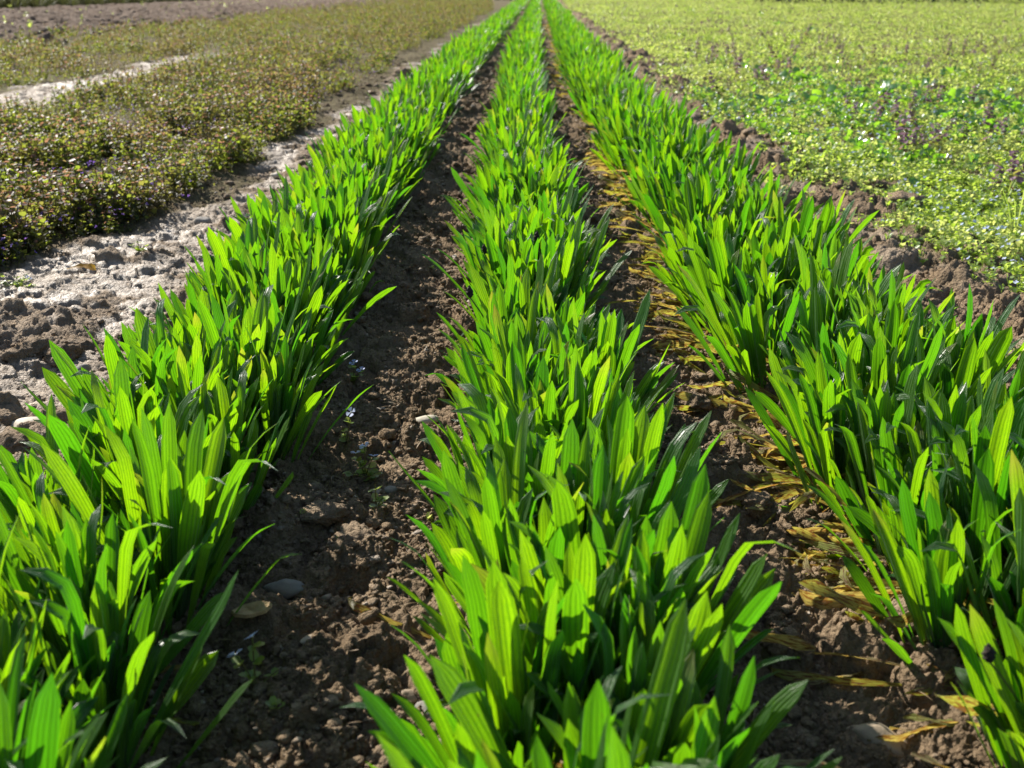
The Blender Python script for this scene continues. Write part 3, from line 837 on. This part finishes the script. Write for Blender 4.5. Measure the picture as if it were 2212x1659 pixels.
rock('stone', M_TAN, 875, 1505, (0.026, 0.018, 0.018), .5, 'tan angular pebble left of the nearest centre plants', 'stone', facets=10, sink=.42, group=STG, seed=8)
rock('stone', M_GREY, 925, 1530, (0.026, 0.024, 0.020), .5, 'dark rounded pebble beside the tan angular pebble', 'stone', facets=3, sink=.3, group=STG, seed=9)
rock('stone', M_GREY, 545, 1545, (0.022, 0.016, 0.010), .2, 'small grey pebble in shade near the blue-flowered weed', 'stone', facets=5, sink=.35, group=STG, seed=10)
rock('stone', M_GREY, 845, 1070, (0.017, 0.013, 0.010), .2, 'speckled grey pebble behind the larger flowering speedwell', 'stone', facets=3, sink=.3, group=STG, seed=11)
rock('stone', M_TAN, 668, 1430, (0.019, 0.007, 0.006), .9, 'thin reddish sliver of stone in the left furrow', 'stone', facets=3, sink=.1, group=STG, seed=12)
rock('stone', M_PALE, 845, 1020 - 130, (0.016, 0.010, 0.008), .2, 'tiny light pebble left of the oblong cream stone', 'stone', facets=3, sink=.2, group=STG, seed=13)
rock('stone', M_GREY, 275, 480, (0.040, 0.03, 0.02), .2, 'light grey flat stone at the edge of the brown carpet', 'stone', facets=5, sink=.3, group=STG, seed=14)
rock('stone', M_PALE, 595, 385, (0.04, 0.03, 0.02), .2, 'whitish stone between the brown carpet and the left row', 'stone', facets=4, sink=.3, group=STG, seed=15)
CLG = 'big clods of earth'
for k, (cx, cy, sx, lab) in enumerate(((2150, 625, .10, 'darkest big clod near the right edge of the photo'), (1900, 400, .11, 'broad lumpy clod in the middle of the clod ridge'),
        (1760, 335, .12, 'dark lumpy clod where the ridge meets the green carpet'), (1690, 300, .09, 'clod behind the dark lumpy one on the ridge'),
        (1645, 240, .09, 'clod on the far part of the ridge right of the right row'), (1480, 115, .16, 'far clod at a gap in the green carpet'),
        (1960, 450, .11, 'wide pale-topped clod beside the green carpet'), (2095, 560, .07, 'small clod left of the darkest big clod'),
        (60, 775, .09, 'rounded brown clod at the left edge of the crusted soil'), (130, 770, .075, 'brown clod beside the rounded one at the left edge'),
        (20, 955, .08, 'clod low at the left edge below the pale stone'), (1500, 880, .05, 'clod in the right furrow beside the bent dry leaf'),
        (1640, 1110, .05, 'clod at the foot of the withered leaves in the right furrow'), (770, 1190, .055, 'clod under the small weeds in the left furrow'),
        (700, 1140, .05, 'shaded clod beside the left row'), (1960, 1375, .05, 'crumbly clod among the withered leaves near the right bottom'),
        (870, 135 + 30, .16, 'dark clod on the far edge of the brown carpet'), (560, 520, .05, 'low clod beside the left row on the crusted soil'))):
    rock('soil_clod', M_SOIL, cx, cy, (sx, sx * .8, sx * .52), rng.uniform(0, 6), lab, 'clod', sub=4, rough=.3, facets=4, sink=.42, group=CLG, seed=40 + k, bumpy=.30, soil=True)

# thin bits of straw and root in the furrows
def litter():
    n = 900
    y = 0.5 * (5.0 / 0.5) ** rng.random(n)
    xr = np.where(rng.random(n) < .45, rng.uniform(-.32, 0, n), np.where(rng.random(n) < .6, rng.uniform(.14, .5, n), rng.uniform(-1.2, -.55, n)))
    x = xr + bend(y); z = ground_full(x, y) + .003
    Vs, Fs, uvs, rn = [], [], [], []; off = 0
    for i in range(n):
        V, F, uv = leaf_geo(rng.uniform(.008, .035), rng.uniform(.0006, .0022), rng.uniform(0, 1.6), 0, .3, rng.uniform(-1, 1), 0, 5, 1, 0)
        A = np.array(Matrix.Translation((x[i], y[i], z[i])) @ Matrix.Rotation(rng.random() * 6.28, 4, 'Z') @ Matrix.Rotation(rng.uniform(.9, 1.6), 4, 'Y'))
        Vs.append(V @ A[:3, :3].T + A[:3, 3]); Fs.append(F + off); off += len(V); uvs.append(uv); rn.append(np.full(len(V), rng.random()))
    me = mesh_np('straw_litter', np.concatenate(Vs), np.concatenate(Fs), M_STRAW, attrs={'rnd': np.concatenate(rn)}, uv=np.concatenate(uvs))
    link('straw_litter', me, label='thin dry bits of straw and rootlets strewn over the soil', cat='litter', kind='stuff')
M_STRAW = leaf_material('straw', (0.30, 0.22, 0.12), (0.3, 0.2, 0.08), (0.20, 0.12, 0.06), (0.2, 0.1, 0.04), spec=.3, rough=.6, tfac=.3, veins=False)
litter()

# wood chip in the shaded furrow
def wood_chip():
    n = 22; V = []; F = []
    for i in range(n):
        a = i / n * 6.283; r = 1 + .12 * math.sin(3 * a + 1) + .06 * math.sin(7 * a)
        for (k, zz) in ((1.0, 0.0), (.92, .0035), (.45, .0015)):
            V.append((math.cos(a) * .019 * r * k, math.sin(a) * .009 * r * k, zz + .002 * math.sin(2 * a)))
    for i in range(n):
        j = (i + 1) % n
        for q in (0, 1): F.append((i * 3 + q, j * 3 + q, j * 3 + q + 1, i * 3 + q + 1))
    V.append((0, 0, .0005)); c = len(V) - 1
    me = bpy.data.meshes.new('wood_chip'); me.from_pydata(V, [], F + [(i * 3 + 2, ((i + 1) % n) * 3 + 2, c) for i in range(n)] + [tuple(i * 3 for i in range(n))[::-1]])
    me.materials.append(M_WOOD)
    X, Y = ground_at(545, 1362, .01)
    o = link('wood_chip', me, loc=(X, Y, gzf(X, Y) + .006), label='curled light brown chip of wood in the shaded left furrow', cat='wood chip'); o.rotation_euler = (.12, -.1, .15)
wood_chip()

# ------------------------------------------------------------------ speedwell weeds in the furrow, with stems, leaves and blue flowers
def round_leaf_mesh():
    V, F = small_leaf(); Vs = V.copy(); 
    import bmesh
    n = 12; VV = [(0, 0, 0)]; FF = []
    for i in range(n):
        a = -math.pi + i / n * 6.283; r = 1 + (.10 if i % 2 else -.06)
        VV.append((.5 - .5 * math.cos(a) * -1 * r * 1.0 if False else .5 + .5 * math.cos(a) * r, .42 * math.sin(a) * r, .10 * abs(math.sin(a)) - .04))
    VV[0] = (.5, 0, -.05)
    for i in range(n): FF.append((0, 1 + i, 1 + (i + 1) % n))
    return mesh_np('leaf', np.array(VV), np.array(FF), M_COV, attrs={'rnd': np.full(len(VV), rng.random())})
RL = [round_leaf_mesh() for _ in range(4)]
def petal_flower():
    Vs, Fs = [], []; off = 0
    for k in range(4):
        a = k * 1.571 + .78; pts = [(0.12, 0, 0)]
        for q in (-1, -.5, 0, .5, 1): pts.append((.75 + .25 * math.cos(q * 1.3), .50 * q, .22))
        P = np.array(pts); A = np.array(Matrix.Rotation(a, 3, 'Z'))
        Vs.append(P @ A.T); Fs.append(np.array([[0, 1, 2], [0, 2, 3], [0, 3, 4], [0, 4, 5]]) + off); off += 6
    V = np.concatenate(Vs)
    return mesh_np('flower', V, np.concatenate(Fs), M_BLUE, attrs={'rnd': np.full(len(V), .2)})
FLW = petal_flower()
Vc, Fc = ico(1)
EYE = mesh_np('flower_eye', Vc * .14 + [0, 0, .03], Fc, M_WHITE)
def tube(name, pts, r, mat, parent):
    V = []; F = []
    for i, p in enumerate(pts):
        for k in range(5): a = k * 1.257; V.append((p[0] + math.cos(a) * r, p[1] + math.sin(a) * r, p[2]))
    for i in range(len(pts) - 1):
        for k in range(5): F.append((i * 5 + k, i * 5 + (k + 1) % 5, i * 5 + 5 + (k + 1) % 5, i * 5 + 5 + k))
    me = bpy.data.meshes.new(name); me.from_pydata(V, [], F); me.materials.append(mat)
    return link(name, me, parent)
def speedwell(cx, cy, stems, lab, seed):
    """stems: list of (dx, dy, height, has_flower, n_pairs)"""
    gg = np.random.default_rng(seed)
    X, Y = ground_at(cx, cy)
    root = link('speedwell', None, loc=(X, Y, gzf(X, Y) - .002), label=lab, cat='weed', group='flowering speedwells in the furrow')
    for dx, dy, h, fl, npairs in stems:
        pts = [(dx * t ** 1.5, dy * t ** 1.5, h * t) for t in np.linspace(0, 1, 7)]
        st = tube('stem', pts, .0008, M_STEM, root)
        for k in range(npairs):
            t = (k + 1) / (npairs + .3)
            for q in (0, 1, 2):
                s = gg.uniform(.008, .013) * (1.1 - .3 * t)
                M = Matrix.Translation((dx * t ** 1.5, dy * t ** 1.5, h * t * .92)) @ Matrix.Rotation(gg.random() * 6.28, 4, 'Z') @ Matrix.Rotation(gg.uniform(-.7, .2), 4, 'Y') @ Matrix.Rotation(gg.uniform(-.4, .4), 4, 'X') @ Matrix.Scale(s, 4)
                link('leaf', RL[int(gg.integers(0, 4))], st, mat=M)
        if fl:
            M = Matrix.Translation((dx * 1.02, dy * 1.02, h)) @ Matrix.Rotation(gg.random() * 6.28, 4, 'Z') @ Matrix.Rotation(gg.uniform(.3, .9), 4, 'X') @ Matrix.Scale(.0074, 4)
            f_ = link('flower', FLW, st, mat=M); link('flower_eye', EYE, st, mat=M)
speedwell(560, 1545, [(.002, .0, .058, True, 3), (-.012, -.006, .044, True, 2), (.022, .004, .022, False, 1)], 'upright speedwell with two blue flowers in the near left furrow', 3)
speedwell(790, 1045, [(.0, .01, .045, True, 3), (.012, .0, .036, True, 3), (-.010, .0, .040, True, 3), (.02, -.01, .02, False, 3), (-.02, -.008, .02, False, 3)], 'bushy speedwell with three pale blue flowers in the middle of the left furrow', 4)
speedwell(752, 985, [(.008, .0, .048, True, 1), (-.005, .0, .026, False, 3)], 'single-flowered speedwell standing just behind the bushy one', 5)
speedwell(765, 835, [(.0, .01, .034, True, 2), (.012, .0, .026, True, 2)], 'small two-flowered speedwell beside the left row', 6)
speedwell(815, 1130, [(.0, .0, .034, False, 2), (.008, .0, .016, False, 2)], 'flowerless speedwell shoot in front of the bushy one', 7)
speedwell(35, 640, [(.03, .0, .03, True, 4), (-.03, .01, .035, False, 4), (.0, .02, .03, False, 4), (.05, -.01, .02, False, 4), (-.02, -.02, .03, False, 4), (.015, .03, .03, False, 4)], 'bushy green speedwell on the pale crust at the left edge', 8)
speedwell(305, 575, [(.02, .0, .02, False, 3), (-.02, .01, .02, False, 3), (.0, .0, .03, False, 3)], 'small yellow-green weed on the crust in front of the brown carpet', 9)
SDG = 'seedlings sprouting in the furrows'
for k, (cx, cy, lab) in enumerate(((930, 1135, 'seedling in front of the first tall centre leaves'), (1030, 1128 + 20, 'seedling close under the centre row'), (660, 1165, 'grey-green seedling in the shade of the left row'),
                                  (730, 1220, 'mossy little seedling on the clod in the left furrow'), (935, 590, 'yellow-green seedling between the left and centre rows far up the furrow'), (600, 1605, 'seedling at the very bottom of the left furrow'))):
    X, Y = ground_at(cx, cy)
    root = link('seedling', None, loc=(X, Y, gzf(X, Y)), label=lab, cat='seedling', group=SDG)
    for q in range(7):
        link('leaf', RL[q % 4], root, mat=Matrix.Rotation(q * 2.4, 4, 'Z') @ Matrix.Rotation(-rng.uniform(.2, .9), 4, 'Y') @ Matrix.Translation((.0015, 0, .001 * q)) @ Matrix.Scale(rng.uniform(.006, .010), 4))

# fallen leaf on the crust
X, Y = ground_at(150, 615)
V, F, uv = leaf_geo(.06, .024, .6, .4, .5, .5, .08, 9, 4, .3)
me = mesh_np('fallen_leaf', V, F, M_FLEAF, attrs={'rnd': np.full(len(V), .3)}, uv=uv)
o = link('fallen_leaf', me, loc=(X, Y, gzf(X, Y) + .012), label='curled ochre fallen leaf beside the bushy speedwell at the left edge', cat='leaf'); o.rotation_euler = (0, R(80), .3)

# ------------------------------------------------------------------ far edge of the field
TG = []
for _ in range(8):
    Vs, Fs, rn = [], [], []; off = 0
    for k in range(26):
        V, F, uv = leaf_geo(rng.uniform(.18, .42), .02, rng.uniform(.1, .9), 0, .2, 0, 0, 3, 2, 0)
        F = np.concatenate([F[:, [0, 1, 2]], F[:, [0, 2, 3]]])
        A = np.array(leaf_matrix(rng.random() * 6.28, R(rng.uniform(0, 35)), 0, 1, rng.uniform(0, .12)))
        Vs.append(V @ A[:3, :3].T + A[:3, 3]); Fs.append(F + off); off += len(V); rn.append(np.full(len(V), rng.random()))
    V = np.concatenate(Vs); F = np.concatenate(Fs); TG.append((V, F, np.zeros(len(F), int), np.concatenate(rn)))
M_BANK = leaf_material('bank_grass', (0.05, 0.042, 0.028), (0.10, 0.09, 0.03), (0.07, 0.08, 0.03), (0.14, 0.16, 0.04), spec=.2, rough=.7, tfac=.3, veins=False)
M_GRASS = leaf_material('meadow_grass', (0.05, 0.11, 0.02), (0.25, 0.5, 0.03), (0.07, 0.14, 0.03), (0.35, 0.6, 0.04), spec=.3, rough=.5, tfac=.4, veins=False)
y = rng.uniform(16, 60, 1500); x = bend(y) - 12.9 + rng.normal(size=1500) * .35
scatter('dry_grass_bank', TG, x, y, np.ones(1500), [M_BANK], 'dark brown strip of old grass edging the ploughed soil at the far left', 'grass')
y = rng.uniform(16, 60, 3500); x = bend(y) - 13.9 - rng.random(3500) ** 1.3 * 12
scatter('meadow_grass', TG, x, y, np.ones(3500), [M_GRASS], 'strip of bright green meadow along the top left edge', 'grass')
# scattered green tufts on the ploughed soil
y = rng.uniform(9, 40, 160); x = bend(y) - 5.6 - 6.5 * rng.random(160)
scatter('ploughland_weeds', TC, x, y, 1.2 + 3.2 * rng.random(160) ** 2.5, [M_COV, M_PURP], 'scattered light green weeds on the ploughed brown soil', 'weeds')

def hedge(name, x0, x1, y, h, lab):
    gg = np.random.default_rng(int(abs(x0) * 10) + 5)
    n = int((x1 - x0) * 900)
    t = gg.random(n); X = x0 + (x1 - x0) * t; top = h * (.8 + .35 * vnoise(X, X * 0, 1.3, 5))
    Z = gg.random(n) ** .8 * top; Yy = y + gg.normal(size=n) * .35
    s = gg.uniform(.05, .11, n); a = gg.random(n) * 6.28; e = gg.uniform(-1.2, 1.2, n)
    Vl, Fl = small_leaf()
    ca, sa, ce, se = np.cos(a)[:, None], np.sin(a)[:, None], np.cos(e)[:, None], np.sin(e)[:, None]
    lx = Vl[None, :, 0] * ce - Vl[None, :, 2] * se; lz = Vl[None, :, 0] * se + Vl[None, :, 2] * ce; ly = Vl[None, :, 1]
    P = np.stack([(lx * ca - ly * sa) * s[:, None] + X[:, None], (lx * sa + ly * ca) * s[:, None] + Yy[:, None], lz * s[:, None] + Z[:, None]], -1).reshape(-1, 3)
    F = (Fl[None] + (np.arange(n) * len(Vl))[:, None, None]).reshape(-1, 3)
    me = mesh_np(name, P, F, M_BUSH, attrs={'rnd': np.repeat(gg.random(n), len(Vl))}, smooth=False)
    link(name, me, label=lab, cat='hedge')
M_BUSH = leaf_material('hedge_leaf', (0.014, 0.026, 0.014), (0.02, 0.04, 0.01), (0.022, 0.038, 0.02), (0.03, 0.06, 0.02), spec=.3, rough=.5, tfac=.25, veins=False)
hedge('hedge', -11.0, 0.9, 46, 1.6, 'dark hedge beyond the end of the brown carpet, left of the rows')
hedge('hedge', 9.5, 30, 39, 1.6, 'dark green hedge closing the green field at the top right')
